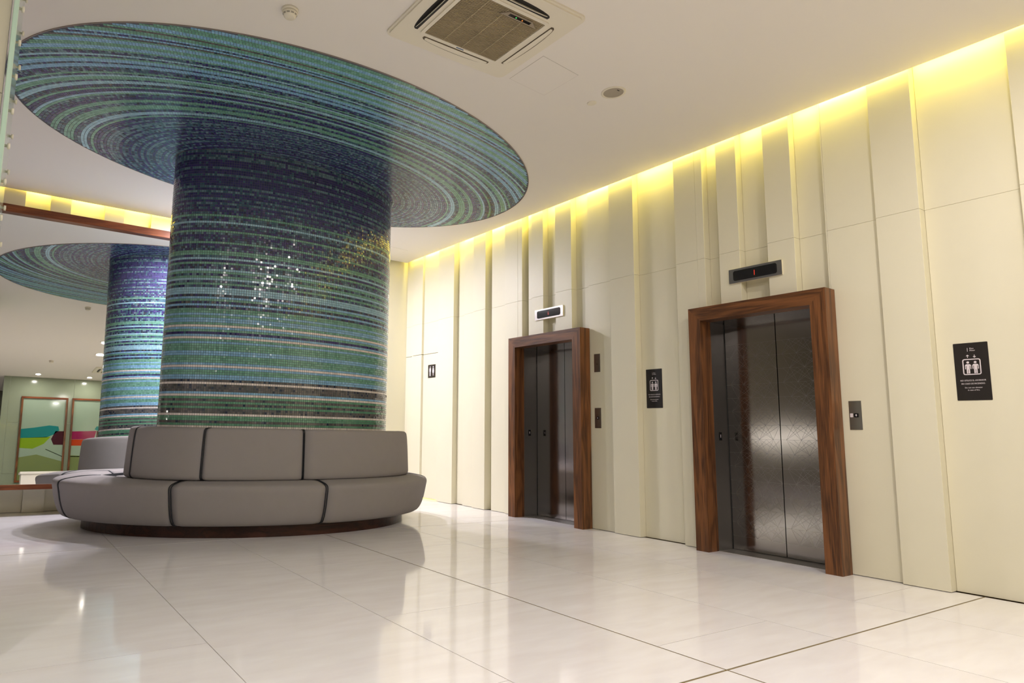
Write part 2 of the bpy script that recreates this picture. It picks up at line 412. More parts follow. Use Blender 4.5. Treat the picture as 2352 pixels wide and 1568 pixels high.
# ------------------------------------------------------------------ elevators
def elevator(yc, label, etched):
    t = thing('elevator_entrance', (W, yc, 0), label, 'elevator')
    hw = .5775; iw = .4625; x0, x1 = 5.13-W, 5.275-W
    ht, hi = 2.083, 1.965
    def part(mb, name, m, parent=t, rc=True):
        o = mb.build(name, m, parent)
        return recalc(o) if rc else o
    for s in (-1, 1):
        # mitred jamb
        pts = [(s*hw, 0), (s*hw, ht), (s*iw, hi), (s*iw, 0)]
        part(MB().prism(pts, x0, x1, 0), 'jamb', M_WOODV)
    part(MB().prism([(-hw+.0005, ht), (hw-.0005, ht), (iw, hi+.0003), (-iw, hi+.0003)], x0, x1, 0), 'header', M_WOODH)
    xd = 5.48-W
    for s in (-1, 1):
        o = part(MB().box(x1, xd+.1, min(s*iw, s*(iw+.02)), max(s*iw, s*(iw+.02)), .0, hi+.02), 'steel_reveal', M_STEELR)
        if s > 0:
            p = MB().box(.062, .098, iw-.003, iw, .93, 1.0).build('switch_plate', M_BLACK, o)
            MB().box(.077, .083, iw-.0038, iw-.003, .955, .98).build('key_slot', M_WHITEINK, p)
    part(MB().box(x1, xd+.1, -iw-.02, iw+.02, hi, hi+.02), 'steel_soffit', M_STEEL)
    for s in (-1, 1):
        d = part(MB().box(xd, xd+.03, min(s*.0035, s*(iw+.03)), max(s*.0035, s*(iw+.03)), .008, hi+.03), 'door_leaf', M_STEEL)
        if etched:
            e = MB(); xe = xd-.0005; wl_ = .0006
            def line(y0, z0, y1, z1):
                d_ = Vector((y1-y0, z1-z0)); L_ = d_.length
                if L_ < 1e-4: return
                n_ = Vector((-d_.y, d_.x))/L_*wl_
                e.add([(xe, y0+n_.x, z0+n_.y), (xe, y0-n_.x, z0-n_.y), (xe, y1-n_.x, z1-n_.y), (xe, y1+n_.x, z1+n_.y)], [(0, 1, 2, 3)])
            ya, yb_ = (.004, iw-.004) if s > 0 else (-iw+.004, -.004)
            P = (iw-.008)/3.0; Q = .20
            PW = .118; nx = 4; x_0 = ya+.02 if s < 0 else ya
            for i in range(15):
                zc = .12+i*.118
                line(ya, zc, yb_, zc)
                for j in range(-1, 5):
                    yc_ = ya+(j+(.5 if i % 2 else 0))*PW
                    for sy in (-1, 1):
                        for (dy, dz) in ((.5, 1), (1, 1), (1.5, 1)):
                            p0 = (yc_, zc); p1 = (yc_+sy*dy*PW, zc+dz*.118)
                            if i == 14 or not (ya <= p0[0] <= yb_) or not (ya <= p1[0] <= yb_): continue
                            line(*p0, *p1)
            e.build('etched_star_pattern', M_ETCH, d)
            tag(bpy.data.objects[d.name], None)
    for s in (-1, 1): part(MB().box(xd-.002, xd, min(s*(iw-.006), s*iw), max(s*(iw-.006), s*iw), .004, hi), 'dark_gap_strip', M_DARKGAP)  # dark strip painting in the shaded gap between reveal and door leaf
    part(MB().box(x1-.0, xd+.1, -iw, iw, -.004, .004), 'sill', mat('sill_steel', (.5, .48, .45, 1), .4, 1) if 'sill_steel' not in bpy.data.materials else bpy.data.materials['sill_steel'])
    part(MB().box(xd+.04, xd+.06, -iw-.05, iw+.05, 0, hi+.05), 'shaft_backing', M_DARKGAP)
    return t
elevator((2.43+3.585)/2, 'nearer elevator with walnut frame and star-etched steel doors', True)
elevator((4.885+6.035)/2, 'farther elevator with walnut frame and plain brushed steel doors', False)

# floor indicators above the elevators
def indicator(yc, zc, digit, m, label):
    t = thing('floor_indicator', (0, 0, 0), label, 'display', mtx=wallmtx(5.25, yc, zc))
    MB().prism(rrect(.456, .122, .003, 2), -.0, .014).build('housing', M_WHITE, t)
    f = MB().prism(rrect(.456, .122, .003, 2), .014, .016).build('steel_bezel', M_STEELH, t)
    MB().prism(rrect(.376, .086, .018, 5), .016, .0185).build('black_window', M_BLACK, t)
    textmesh(digit, .062, 'digit', m, t, 0, -.022, .0192, 'CENTER', xs=.7)
    return t
indicator(3.02, 2.327, '1', M_RED, 'floor display reading a red 1 above the nearer elevator')
indicator(5.46, 2.327, '6', M_REDDIM, 'floor display reading a faint red 6 above the farther elevator')

# call plates
def plate(yc, zc, wd, ht, x, label, kind):
    t = thing('call_panel', (0, 0, 0), label, 'switch', mtx=wallmtx(x, yc, zc))
    MB().prism(rrect(wd, ht, .002, 2), 0, .004).build('plate', M_STEELH, t)
    if kind == 'call':
        MB().prism(rrect(.03, .03, .004, 3), .004, .008).build('button', M_BLACK, t)
        MB().prism([(-.007, -.001), (0, .009), (.007, -.001), (.002, -.001), (.002, -.008), (-.002, -.008), (-.002, -.001)], .008, .0086).build('arrow', M_WHITEINK, t)
    elif kind == 'call2':
        MB().prism(rrect(.03, .03, .004, 3, .006, 0), .004, .008).build('button', M_BLACK, t)
        MB().prism([(-.001, -.001), (.006, .009), (.013, -.001), (.008, -.001), (.008, -.008), (.004, -.008), (.004, -.001)], .008, .0086).build('arrow', M_WHITEINK, t)
        MB().prism(rrect(.02, .028, .001, 1, -.026, .0), .004, .0046).build('braille_tab', M_WHITEINK, t)
    else:
        MB().lathe([(.004, 0), (.004, .0025), (0, .003)], 12, (0, -.012, .004)).build('indicator_lamp', M_BLACK, t)
    return t
plate(2.345, 1.135, .083, .209, MX, 'steel call panel with an up-arrow button right of the nearer elevator', 'call2')
plate(4.79, 1.13, .083, .208, MX, 'lower steel plate with a call button right of the farther elevator', 'call')
plate(4.79, 1.705, .08, .19, MX, 'upper blank steel plate right of the farther elevator', 'blank')

# lift signs
def person(mb, x, y, s):
    mb.lathe([(0, 0), (.0052*s, 0), (.0052*s, .0005), (0, .0005)], 14, (x, y+.0325*s, .0026), cap=False)
    body = [(-.0095, .022), (-.0115, .019), (-.0115, .002), (-.0085, .002), (-.0085, .017), (-.0062, .017), (-.0062, -.018), (-.0009, -.018), (-.0009, .000), (.0009, .000), (.0009, -.018), (.0062, -.018),
            (.0062, .017), (.0085, .017), (.0085, .002), (.0115, .002), (.0115, .019), (.0095, .022), (.006, .0245), (-.006, .0245)]
    mb.prism([(x+px*s, y+py*s) for px, py in body], .0026, .0031)
def sign(yc, zc, label):
    t = thing('elevator_sign', (0, 0, 0), label, 'sign', mtx=wallmtx(RX, yc, zc))
    MB().prism(rrect(.182, .375, .004, 3), 0, .0025).build('board', M_SIGN, t)
    textmesh('1', .034, 'floor_number', M_WHITEINK, t, -.022, .131, align='LEFT', xs=.7)
    textmesh('Piso', .0135, 'lettering', M_WHITEINK, t, -.005, .1455)
    textmesh('Floor', .0135, 'lettering', M_WHITEINK, t, -.005, .1325)
    pic = MB()
    o, i_ = rrect(.096, .104, .012, 5, 0, .03), rrect(.084, .092, .007, 5, 0, .03)
    n = len(o); vs = [(p[0], p[1], .0030) for p in o]+[(p[0], p[1], .0030) for p in i_]
    pic.add(vs, [(k, (k+1) % n, n+(k+1) % n, n+k) for k in range(n)])
    person(pic, -.0195, .013, 1.42); person(pic, .0195, .013, 1.42)
    for cx, sg in ((-.018, 1), (.018, -1)):
        ar = [(0, .011), (.008, .003), (.006, .0005), (.0016, .005), (.0016, -.009), (-.0016, -.009), (-.0016, .005), (-.006, .0005), (-.008, .003)]
        pic.prism([(cx+p[0], .099+sg*p[1]) for p in ar][::sg], .0026, .0031)
    pic.build('lift_pictogram', M_WHITEINK, t)
    textmesh('NO UTILICE EL ASCENSOR', .0138, 'lettering', M_WHITEINK, t, 0, -.063, align='CENTER', xs=.82, thick=.0005)
    textmesh('EN CASO DE INCENDIO.', .0138, 'lettering', M_WHITEINK, t, 0, -.084, align='CENTER', xs=.82, thick=.0005)
    textmesh('Do not use elevator', .0125, 'lettering', M_WHITEINK, t, 0, -.109, align='CENTER', xs=.9)
    textmesh('in case of fire.', .0125, 'lettering', M_WHITEINK, t, 0, -.125, align='CENTER', xs=.9)
    return t
sign(1.655, 1.414, 'black elevator fire notice on the wall at far right, white lift pictogram')
sign(4.12, 1.41, 'black elevator fire notice between the two elevators, white lift pictogram')
t = thing('restroom_sign', (0, 0, 0), 'small black restroom sign with man and woman figures near the corner', 'sign', mtx=wallmtx(MX, 7.92, 1.825))
MB().prism(rrect(.19, .19, .003, 2), 0, .003).build('board', M_SIGN, t)
pic = MB()
for cx in (-.04, .04): pic.lathe([(0, 0), (.011, 0), (.011, .0005), (0, .0005)], 14, (cx, .062, .003), cap=False)
pic.prism([(-.04+a*1.3, -.005+b*1.7) for a, b in [(-.012, .03), (-.016, .026), (-.016, .0), (-.011, .0), (-.009, -.038), (.009, -.038), (.011, 0), (.016, 0), (.016, .026), (.012, .03)]], .003, .0036)
pic.prism([(.04+a*1.3, -.005+b*1.7) for a, b in [(-.01, .03), (-.018, .0), (-.013, -.002), (-.014, -.012), (-.006, -.014), (-.005, -.036), (.005, -.036), (.006, -.014), (.014, -.012), (.013, -.002), (.018, 0), (.01, .03)]], .003, .0036)
pic.build('restroom_pictogram', M_WHITEINK, t)

# ------------------------------------------------------------------ mirror on the back wall
mt = .054
mx0, mx1 = -1.9, 3.9
ang = math.atan(.010)
mo = Vector(((mx0+mx1)/2, 8.618+.010*((mx0+mx1)/2-5.28)-.33, 1.28))
mir = thing('wall_mirror', (0, 0, 0), 'large walnut-framed mirror leaning on the back wall behind the mosaic column', 'mirror')
ex = Vector((math.cos(ang), math.sin(ang), 0)); nrm = Vector((-math.sin(ang)*math.cos(mt), math.cos(ang)*math.cos(mt), -math.sin(mt)))
ez = ex.cross(nrm)
if ez.z < 0: ez = -ez
nb = ex.cross(ez)          # = -normal towards the viewer
Mm = Matrix((ex, ez, nb)).transposed().to_4x4(); Mm.translation = mo
mir.matrix_world = Mm
zt, zb = 3.345-1.28, .268-1.28
hwm = (mx1-mx0)/2
MB().box(-hwm+.03, hwm-.03, zb+.02, zt-.05, -.012, 0).build('mirror_glass', M_MIRROR, mir)
def fr(x0, x1, y0, y1, name='frame_rail', m=M_WOODX):
    o = recalc(MB().box(x0, x1, y0, y1, -.03, .05, .003).build(name, m, mir)); return o
fr(-hwm, hwm, zt-.088, zt); fr(-hwm, hwm, zb, zb+.052); fr(-hwm, -hwm+.06, zb+.052, zt-.088, 'frame_stile', M_WOODH); fr(hwm-.06, hwm, zb+.052, zt-.088, 'frame_stile', M_WOODH)
for xx in (-1.5, 1.5):
    recalc(MB().box(xx-.06, xx+.06, zb+.3, zt-.2, -.16, -.03).build('mounting_batten', M_DARKGAP, mir))

# ------------------------------------------------------------------ mosaic column and canopy
KC = np.array([[1.338, .042], [.042, .662]]); CC = np.array([2.468, 6.446]); RC = .903
KD = np.array([[1.207, .041], [.041, .793]]); CD = np.array([2.470, 6.505])
KR = np.array([[1.186, .06], [.06, .814]]); CR = np.array([2.3564, 5.698]); RR = 2.119
ZD = 3.551
def lin(r, g, b): return np.array(srgb(r, g, b)[:3])
PAL = dict(n=[lin(52, 48, 108), lin(42, 40, 94), lin(62, 50, 118)], t=[lin(66, 104, 122), lin(54, 92, 114)], s=[lin(104, 138, 152), lin(92, 126, 142)], k=[lin(50, 58, 78), lin(42, 52, 72)],
           g=[lin(106, 166, 142), lin(96, 156, 132), lin(114, 172, 150)], b=[lin(128, 182, 218), lin(116, 172, 210)], l=[lin(150, 196, 214), lin(138, 188, 208)], c=[lin(228, 216, 208), lin(220, 208, 200)],
           r=[lin(96, 94, 92), lin(84, 84, 84), lin(108, 102, 98)], p=[lin(96, 76, 112), lin(84, 68, 108)], j=[lin(96, 158, 124), lin(88, 150, 116)])
MIX = dict(N=dict(n=.9, t=.1), S=dict(s=.5, t=.44, n=.06), D=dict(t=.42, n=.26, s=.2, k=.12), K=dict(k=.46, n=.22, r=.1, t=.22), G=dict(g=1), B=dict(b=1), L=dict(l=1), C=dict(c=1), R=dict(r=.9, k=.1),
           J=dict(j=1))
rng = np.random.default_rng(5)
def colours(code, n):
    mx = MIX[code]; ks = list(mx); p = np.array([mx[k] for k in ks]); ch = rng.choice(len(ks), n, p=p/p.sum())
    # neighbouring tiles come in short runs
    out = np.zeros((n, 3))
    for i, k in enumerate(ks):
        m_ = ch == i; pal = np.array(PAL[k]); out[m_] = pal[rng.integers(0, len(pal), m_.sum())]
    out = out*.85 + out.mean(1, keepdims=True)*.15
    out *= rng.normal(1, .06, (n, 1)); return np.clip(out, .002, 1)
def mosaic(name, centers, nrm, ta, tb, cols, parent, label=None, m=None, jt=.03):
    """centers, outward normals, half-edge vectors ta, tb: one little five-sided block per tile"""
    n = len(centers); th = .0022
    jit = rng.normal(0, jt, (n, 2))
    na = nrm + ta/np.linalg.norm(ta, axis=1)[:, None]*jit[:, :1] + tb/np.linalg.norm(tb, axis=1)[:, None]*jit[:, 1:]
    V = np.zeros((n, 8, 3))
    for i, (sa, sb) in enumerate(((-1, -1), (1, -1), (1, 1), (-1, 1))):
        base = centers + ta*sa + tb*sb
        V[:, i] = base - nrm*.001
        d = ta*sa*.9 + tb*sb*.9
        V[:, 4+i] = centers + d + nrm*(th - (d*(na-nrm)).sum(1)[:, None])
    F_ = np.array([(4, 5, 6, 7), (0, 1, 5, 4), (1, 2, 6, 5), (2, 3, 7, 6), (3, 0, 4, 7)])
    idx = (np.arange(n)[:, None, None]*8 + F_[None]).reshape(-1)
    me = bpy.data.meshes.new(name); me.vertices.add(n*8); me.vertices.foreach_set('co', V.reshape(-1))
    nf = n*5; me.loops.add(nf*4); me.loops.foreach_set('vertex_index', idx)
    me.polygons.add(nf); me.polygons.foreach_set('loop_start', np.arange(nf)*4); me.polygons.foreach_set('loop_total', np.full(nf, 4))
    me.update(); me.validate(); me.shade_flat()
    at = me.color_attributes.new('tile_colour', 'FLOAT_COLOR', 'POINT')
    c4 = np.ones((n, 8, 4)); c4[:, :, :3] = cols[:, None, :]; at.data.foreach_set('color', c4.reshape(-1))
    me.materials.append(m or M_TILE)
    o = bpy.data.objects.new(name, me); C.objects.link(o); o.parent = parent; o['kind'] = 'stuff'
    o.matrix_parent_inverse = parent.matrix_basis.inverted()
    if label: o['label'] = label
    return o
def ellring(Kt, c, rho, n):
    """n points evenly spaced by arc length; returns pts, tangents(unit), normals(unit, outward)"""
    t = np.linspace(0, 2*PI, 2001); P = c + rho*(np.stack([np.cos(t), np.sin(t)], 1) @ Kt.T)
    s = np.concatenate([[0], np.cumsum(np.hypot(*np.diff(P, axis=0).T))]); L_ = s[-1]
    n = n or int(round(L_/.0218)); ss = (np.arange(n)+.5)*L_/n
    tt = np.interp(ss, s, t); P = c + rho*(np.stack([np.cos(tt), np.sin(tt)], 1) @ Kt.T)
    T = rho*(np.stack([-np.sin(tt), np.cos(tt)], 1) @ Kt.T); T /= np.linalg.norm(T, axis=1)[:, None]
    return P, T, np.stack([T[:, 1], -T[:, 0]], 1), L_/n
col = thing('mosaic_column', (CC[0], CC[1], 0), 'thick column clad in blue and green glass mosaic, flaring into a round canopy at the ceiling', 'column')
TP = .0218
# core surfaces (grout)
b = MB(); n = 160
t = np.linspace(0, 2*PI, n, endpoint=False); ringpts = CC + RC*(np.stack([np.cos(t), np.sin(t)], 1) @ KC.T)
b.add([(x-CC[0], y-CC[1], z) for z in (0, ZD) for x, y in ringpts], [(i, (i+1) % n, n+(i+1) % n, n+i) for i in range(n)])
b.build('shaft', M_GROUTT, col, True)
b = MB(); rimp = CR + RR*(np.stack([np.cos(t), np.sin(t)], 1) @ KR.T); tr = CR + (RR+.004)*(np.stack([np.cos(t), np.sin(t)], 1) @ KR.T)
inn = CC + (RC-.02)*(np.stack([np.cos(t), np.sin(t)], 1) @ KC.T)
b.add([(x-CC[0], y-CC[1], ZD) for x, y in inn]+[(x-CC[0], y-CC[1], ZD) for x, y in rimp], [(i, n+i, n+(i+1) % n, (i+1) % n) for i in range(n)])
cano = b.build('canopy', M_GROUTT, col)
MB().add([(x-CC[0], y-CC[1], z) for z, R_ in ((ZD-.0022, tr), (H, tr), (ZD-.0022, rimp), (H, rimp)) for x, y in R_],
         [(k*0+i, (i+1) % n, n+(i+1) % n, n+i) for i in range(n)]+[(i, 2*n+i, 2*n+(i+1) % n, (i+1) % n) for i in range(n)]).build('rim_trim', mat('rim_metal', srgb(150, 140, 135), .4, .6), cano)
# shaft rows, listed from the throat down
top = 'SNSSNNNSNNSNNNNSNSNNSNSNDND'
rows = top+'GDDLDDNGDNDDGNDDGGDLNGDDLGDGLDGDLLLKBGKBKGGBGBBGCBGNBCGBGGGBBGGGBCBGGBBRCRRRBCJRJRJRRCJJRJCJRRJ'
pts, T, Nn, pitch = ellring(KC, CC, RC, None)
cen = []; cl = []; nz = []; tz = []
z = ZD-.016; ri_ = 0
# the green row under the dark zone sits at z=2.903
rowh = (ZD-.012-2.903)/(len(top)+.5)
while z > .80:
    code = rows[ri_] if ri_ < len(rows) else 'J'
    k = len(pts)
    cen.append(np.column_stack([pts, np.full(k, z)])); cl.append(colours(code, k)); ri_ += 1
    z -= rowh if ri_ <= len(top) else .02165
k = len(cen); N3 = np.column_stack([Nn, np.zeros(len(Nn))]); T3 = np.column_stack([T, np.zeros(len(T))])*(pitch*.5*.93)
cen = np.concatenate(cen); cl = np.concatenate(cl)
mosaic('mosaic_tiles', cen, np.tile(N3, (k, 1)), np.tile(T3, (k, 1)), np.tile([[0, 0, .0218*.5*.93]], (len(cen), 1)), cl, col, 'small glass tiles in horizontal green, blue and cream courses')
# canopy rings
tab = [(3.007, 'G'), (2.966, 'B'), (2.932, 'G'), (2.904, 'R'), (2.887, 'G'), (2.84, 'B'), (2.822, 'D'), (2.804, 'B'), (2.773, 'R'), (2.755, 'G'), (2.717, 'B'), (2.673, 'G'), (2.638, 'B'), (2.606, 'G'), (2.564, 'D'), (2.547, 'L'), (2.515, 'D'), (2.493, 'G'),
       (2.452, 'B'), (2.424, 'D'), (2.411, 'B'), (2.322, 'D'), (2.293, 'G'), (2.268, 'D'), (2.246, 'L'), (2.219, 'G'), (2.175, 'D'), (2.142, 'L'), (2.101, 'K'), (2.071, 'G'), (2.03, 'N'), (2.005, 'L'), (1.981, 'G'), (1.94, 'D'), (1.882, 'N'), (1.85, 'G'),
       (1.822, 'D'), (1.745, 'G'), (1.706, 'D'), (1.638, 'L'), (1.608, 'D'), (1.591, 'G'), (1.566, 'N')]
tab = [(q[0]*1.0082, q[1]) for q in tab[::-1]]
inner = 'SSNSNSSNNSNDNSSNDSNSNDSNDSNSD'
KRi = np.linalg.inv(KR); KCi = np.linalg.inv(KC)
cen = []; cl = []; ta = []; tb = []
rho = .80; pit_r = .0225; i_ = 0
while rho < 3.3:
    if rho < tab[0][0]-.011: code = inner[int((rho-.80)/pit_r) % len(inner)]
    else:
        code = tab[int(np.argmin([abs(q[0]-rho) for q in tab]))][1] if rho <= 3.03 else 'GBGJ'[int((rho-3.03)/.05) % 4]
    P, T, Nn, L_ = ellring(KD, CD, rho, None)
    col_ = colours(code, len(P))
    inr = np.linalg.norm((P-CR) @ KRi.T, axis=1) < RR-.012
    out_ = np.linalg.norm((P-CC) @ KCi.T, axis=1) > RC+.002
    m_ = inr & out_
    # radial half width along the normal
    loc = np.abs(((P-CD)/rho*Nn).sum(1))*pit_r
    cen.append(np.column_stack([P, np.full(len(P), ZD)])[m_]); cl.append(col_[m_])
    ta.append((np.column_stack([T, np.zeros(len(T))])*L_*.5*.93)[m_]); tb.append((np.column_stack([Nn, np.zeros(len(T))])*(loc*.5*.93)[:, None])[m_])
    rho += pit_r
cen = np.concatenate(cen); cl = np.clip(np.concatenate(cl)*1.1, 0, .85); ta = np.concatenate(ta); tb = np.concatenate(tb)
mosaic('mosaic_tiles', cen, np.tile([[0, 0, -1.]], (len(cen), 1)), tb, ta, cl, col, 'small glass tiles in concentric rings, dark blue near the shaft', M_TILE2, .008)

# ------------------------------------------------------------------ ring sofa
SC = np.array([2.367, 6.908]); KS = np.array([[1.154, -.073], [-.073, .846]])
BC = np.array([2.459, 6.45]); KB = np.array([[1.309, -.034], [-.034, .691]])
def ring_at(c, Kt, r, a, z, squash=1.0):
    v = Kt @ np.array([math.cos(a), math.sin(a)])*r
    if v[1] > 0: v[1] *= squash
    return Vector((c[0]+v[0], c[1]+v[1], z))
sofa = thing('ring_sofa', (SC[0], SC[1], 0), 'round grey upholstered sofa wrapped around the mosaic column', 'sofa')
sofa_inv = Matrix.Translation((-SC[0], -SC[1], 0))
n = 120; b = MB()
prof = [(1.25, .0), (1.381, 0), (1.381, .125), (1.25, .125)]
vs = [ring_at(SC, KS, r, 2*PI*i/n, z, .85) for i in range(n) for r, z in prof]
b.add(vs, [(i*4+j, ((i+1) % n)*4+j, ((i+1) % n)*4+(j+1) % 4, i*4+(j+1) % 4) for i in range(n) for j in range(4)])
o = recalc(b.build('plinth', M_PLINTH, sofa)); o.matrix_parent_inverse = sofa_inv
def cushion(name, c, Kt, prof, a0, a1, squash, bulge, gap):
    """sweep a closed (r, z) outline between two angles with rounded ends and dark piping at both"""
    m = len(prof); na = 22; vs = []
    pc = (sum(p[0] for p in prof)/m, sum(p[1] for p in prof)/m)
    ang = []
    for i in range(na):
        u = i/(na-1); a = a0+gap+(a1-a0-2*gap)*u
        e = min(u, 1-u)*(a1-a0)*1.4           # metres from the end, roughly
        k = 1.0 if e > .03 else 1-.028*(1-e/.03)**2
        ang.append((a, k))
    for a, k in ang:
        for r, z in prof:
            vs.append(ring_at(c, Kt, pc[0]+(r-pc[0])*k, a, pc[1]+(z-pc[1])*k, squash))
    fs = [(i*m+j, (i+1)*m+j, (i+1)*m+(j+1) % m, i*m+(j+1) % m) for i in range(na-1) for j in range(m)]
    fs += [tuple(range(m))[::-1], tuple(range((na-1)*m, na*m))]
    o = MB().add(vs, fs).build(name, M_FABRIC, sofa, True); o.matrix_parent_inverse = sofa_inv; recalc(o)
    for a, k in (ang[0], ang[-1]):
        path = [ring_at(c, Kt, pc[0]+(r-pc[0])*(k+.012), a, pc[1]+(z-pc[1])*(k+.012), squash) for r, z in prof]
        q = MB().tube(path, .0045, 6, True).build('piping', M_PIPE, o, True); q.matrix_parent_inverse = Matrix.Identity(4)
    return o
def smooth_prof(pts, n=4):
    P = pts
    for _ in range(2):
        Q = []
        for i in range(len(P)):
            a, b_ = P[i], P[(i+1) % len(P)]
            Q += [(a[0]*.75+b_[0]*.25, a[1]*.75+b_[1]*.25), (a[0]*.25+b_[0]*.75, a[1]*.25+b_[1]*.75)]
        P = Q
    return P
seatp = smooth_prof([(1.24, .118), (1.40, .112), (1.515, .108), (1.56, .16), (1.590, .26), (1.606, .36), (1.62, .44), (1.585, .468), (1.50, .486), (1.42, .498), (1.24, .498)])
sa = [math.radians(a) for a in (-173, -128.5, -87, -22, 25, 68, 108, 148, 187)]
for i in range(8): cushion('seat', SC, KS, seatp, sa[i], sa[i+1], .85, 0, .005)
backp = smooth_prof([(.96, .50), (1.03, .498), (1.098, .497), (1.094, .60), (1.088, .75), (1.080, .90), (1.068, .95), (1.02, .957), (.95, .95), (.94, .90), (.95, .6)])
ba = [math.radians(a) for a in (-171, -131, -93.5, -8, 26, 52, 80, 112, 189)]
for i in range(8): cushion('backrest', BC, KB, backp, ba[i], ba[i+1], 1, 0, .005)
# dark lining between the cushions
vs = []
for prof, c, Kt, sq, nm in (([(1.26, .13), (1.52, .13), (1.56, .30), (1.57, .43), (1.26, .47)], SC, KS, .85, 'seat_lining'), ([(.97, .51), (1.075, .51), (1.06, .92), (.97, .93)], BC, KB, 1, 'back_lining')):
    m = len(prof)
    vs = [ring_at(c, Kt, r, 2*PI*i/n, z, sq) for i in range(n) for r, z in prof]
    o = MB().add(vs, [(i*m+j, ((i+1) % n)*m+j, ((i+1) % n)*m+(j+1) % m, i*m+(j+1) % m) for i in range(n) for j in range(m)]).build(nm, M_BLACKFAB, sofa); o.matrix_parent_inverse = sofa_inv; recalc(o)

# ------------------------------------------------------------------ ceiling fittings
def cassette(cx, cy, label):
    t = thing('air_conditioner', (cx, cy, H), label, 'air conditioner', 'ceiling air conditioners')
    hx, hy = .492, .43
    # face frame with four slot openings
    z0, z1 = -.028, 0
    ix, iy = .295, .25       # inner grille half size (frame)
    body = MB(); 
    body.prism(rrect(2*hx, 2*hy, .05, 6), -.012, 0)
    body.build('mounting_flange', M_WHITE, t)
    fr_ = MB(); sx0, sx1, sy0, sy1 = .335, .405, .285, .345
    o_ = rrect(2*hx-.03, 2*hy-.03, .045, 6)
    # ring pieces around the slots
    fr_.prism(rrect(2*hx-.03, 2*hy-.03, .045, 6), -.022, -.012)
    fr_.build('face_frame', M_WHITE, t)
    # inner border
    bd = MB(); oo = rrect(2*ix+.05, 2*iy+.05, .03, 5); ii = rrect(2*ix, 2*iy, .006, 5); n_ = len(oo)
    bd.add([(p[0], p[1], -.030) for p in oo]+[(p[0], p[1], -.030) for p in ii]+[(p[0], p[1], -.022) for p in oo]+[(p[0], p[1], -.022) for p in ii],
           [(k, n_+k, n_+(k+1) % n_, (k+1) % n_) for k in range(n_)]+[(k, (k+1) % n_, 2*n_+(k+1) % n_, 2*n_+k) for k in range(n_)]+[(n_+k, 3*n_+k, 3*n_+(k+1) % n_, n_+(k+1) % n_) for k in range(n_)])
    recalc(bd.build('grille_frame', M_WHITE, t))
    MB().box(-ix+.004, ix-.004, -iy+.004, iy-.004, -.0235, -.022).build('filter', bpy.data.materials['soiled_filter'], t)
    sl = MB(); nn = 44
    for k in range(nn):
        y_ = -iy+.008+(2*iy-.016)*k/(nn-1); sl.box(-ix+.005, ix-.005, y_-.002, y_+.002, -.030, -.0245)
    g = sl.build('grille_slats', bpy.data.materials['soiled_slats'], t); g['kind'] = 'stuff'
    for x in (-.15, 0, .15): MB().box(x-.002, x+.002, -iy+.004, iy-.004, -.0312, -.026).build('grille_rib', bpy.data.materials['soiled_slats'], t)
    # indicator strip on the near-right side
    MB().prism([(.16, -.235), (.30, -.235), (.30, .235), (.16, .10)][::1], -.034, -.030).build('sensor_cover', mat('taupe_plastic', srgb(150, 136, 116), .4) if 'taupe_plastic' not in bpy.data.materials else bpy.data.materials['taupe_plastic'], t) if False else None
    pnl = recalc(MB().prism([(-.03, -.19), (.27, -.19), (.20, -.235), (.02, -.235)], -.036, -.030).build('sensor_cover', bpy.data.materials['taupe_plastic'], t))
    st = MB().box(.03, .20, -.224, -.203, -.0375, -.036).build('status_strip', M_BLACK, pnl)
    MB().lathe([(.004, 0), (.004, -.0015), (0, -.002)], 10, (.085, -.2135, -.0375)).build('green_led', bpy.data.materials['led_green'], st)
    MB().lathe([(.004, 0), (.004, -.0015), (0, -.002)], 10, (.135, -.2135, -.0375)).build('orange_led', bpy.data.materials['led_orange'], st)
    MB().box(-.03, .03, .259, .268, -.0306, -.0298).build('maker_badge', bpy.data.materials['blue_print'], t)
    # four outlets: bowed slot and its flap
    for nm, cxx, cyy, rot, openf in (('a', 0, .315, 0, 0), ('b', 0, -.32, PI, 1), ('c', -.375, 0, PI/2, 0), ('d', .375, 0, -PI/2, 0)):
        Ln = .27 if rot in (0, PI) else .25
        mtx = Matrix.Translation((cxx, cyy, 0)) @ Matrix.Rotation(rot, 4, 'Z')
        outl = [(-Ln, -.026), (Ln, -.026), (Ln*1.01, -.008)]+[(Ln*math.cos(PI*k/12), -.004+.034*math.sin(PI*k/12)) for k in range(1, 12)]+[(-Ln*1.01, -.008)]
        op = (nm in ('b', 'c')) 
        MB().prism(outl, -.0232, -.0221).build('outlet', bpy.data.materials['outlet_black'] if op else bpy.data.materials['outlet_tan'], t, mtx=mtx)
        sc_ = .93
        fl = [(p[0]*.95, -.001+(p[1]-.003)*.72) for p in outl]
        Mf = mtx @ Matrix.Translation((0, .0, -.026)) @ Matrix.Rotation(math.radians(-62 if op else 0), 4, 'X')
        recalc(MB().prism(fl, -.003, 0).build('flap', M_WHITE, t, mtx=Mf))
    return t
mat('soiled_filter', srgb(92, 80, 60), .9, noise=.5, nscale=6)
mat('soiled_slats', srgb(176, 160, 128), .7, noise=.28, nscale=5)
mat('taupe_plastic', srgb(150, 136, 116), .4)
mat('led_green', (0, .3, .05, 1), .4, emit=(.1, 1, .2, 1), estr=1.2)
mat('led_orange', (.4, .1, 0, 1), .4, emit=(1, .3, .05, 1), estr=1.5)
mat('blue_print', srgb(60, 90, 130), .5)
mat('outlet_black', (.015, .013, .012, 1), .6)
mat('outlet_tan', srgb(96, 82, 62), .7)
ac = cassette(2.432, 3.105, 'square ceiling air conditioner with soiled grille, right of the canopy')
ac2 = copy_tree(ac); ac2.location = (2.79, -2.40, H); ac2['label'] = 'square ceiling air conditioner seen in the mirror, near the rear wall'

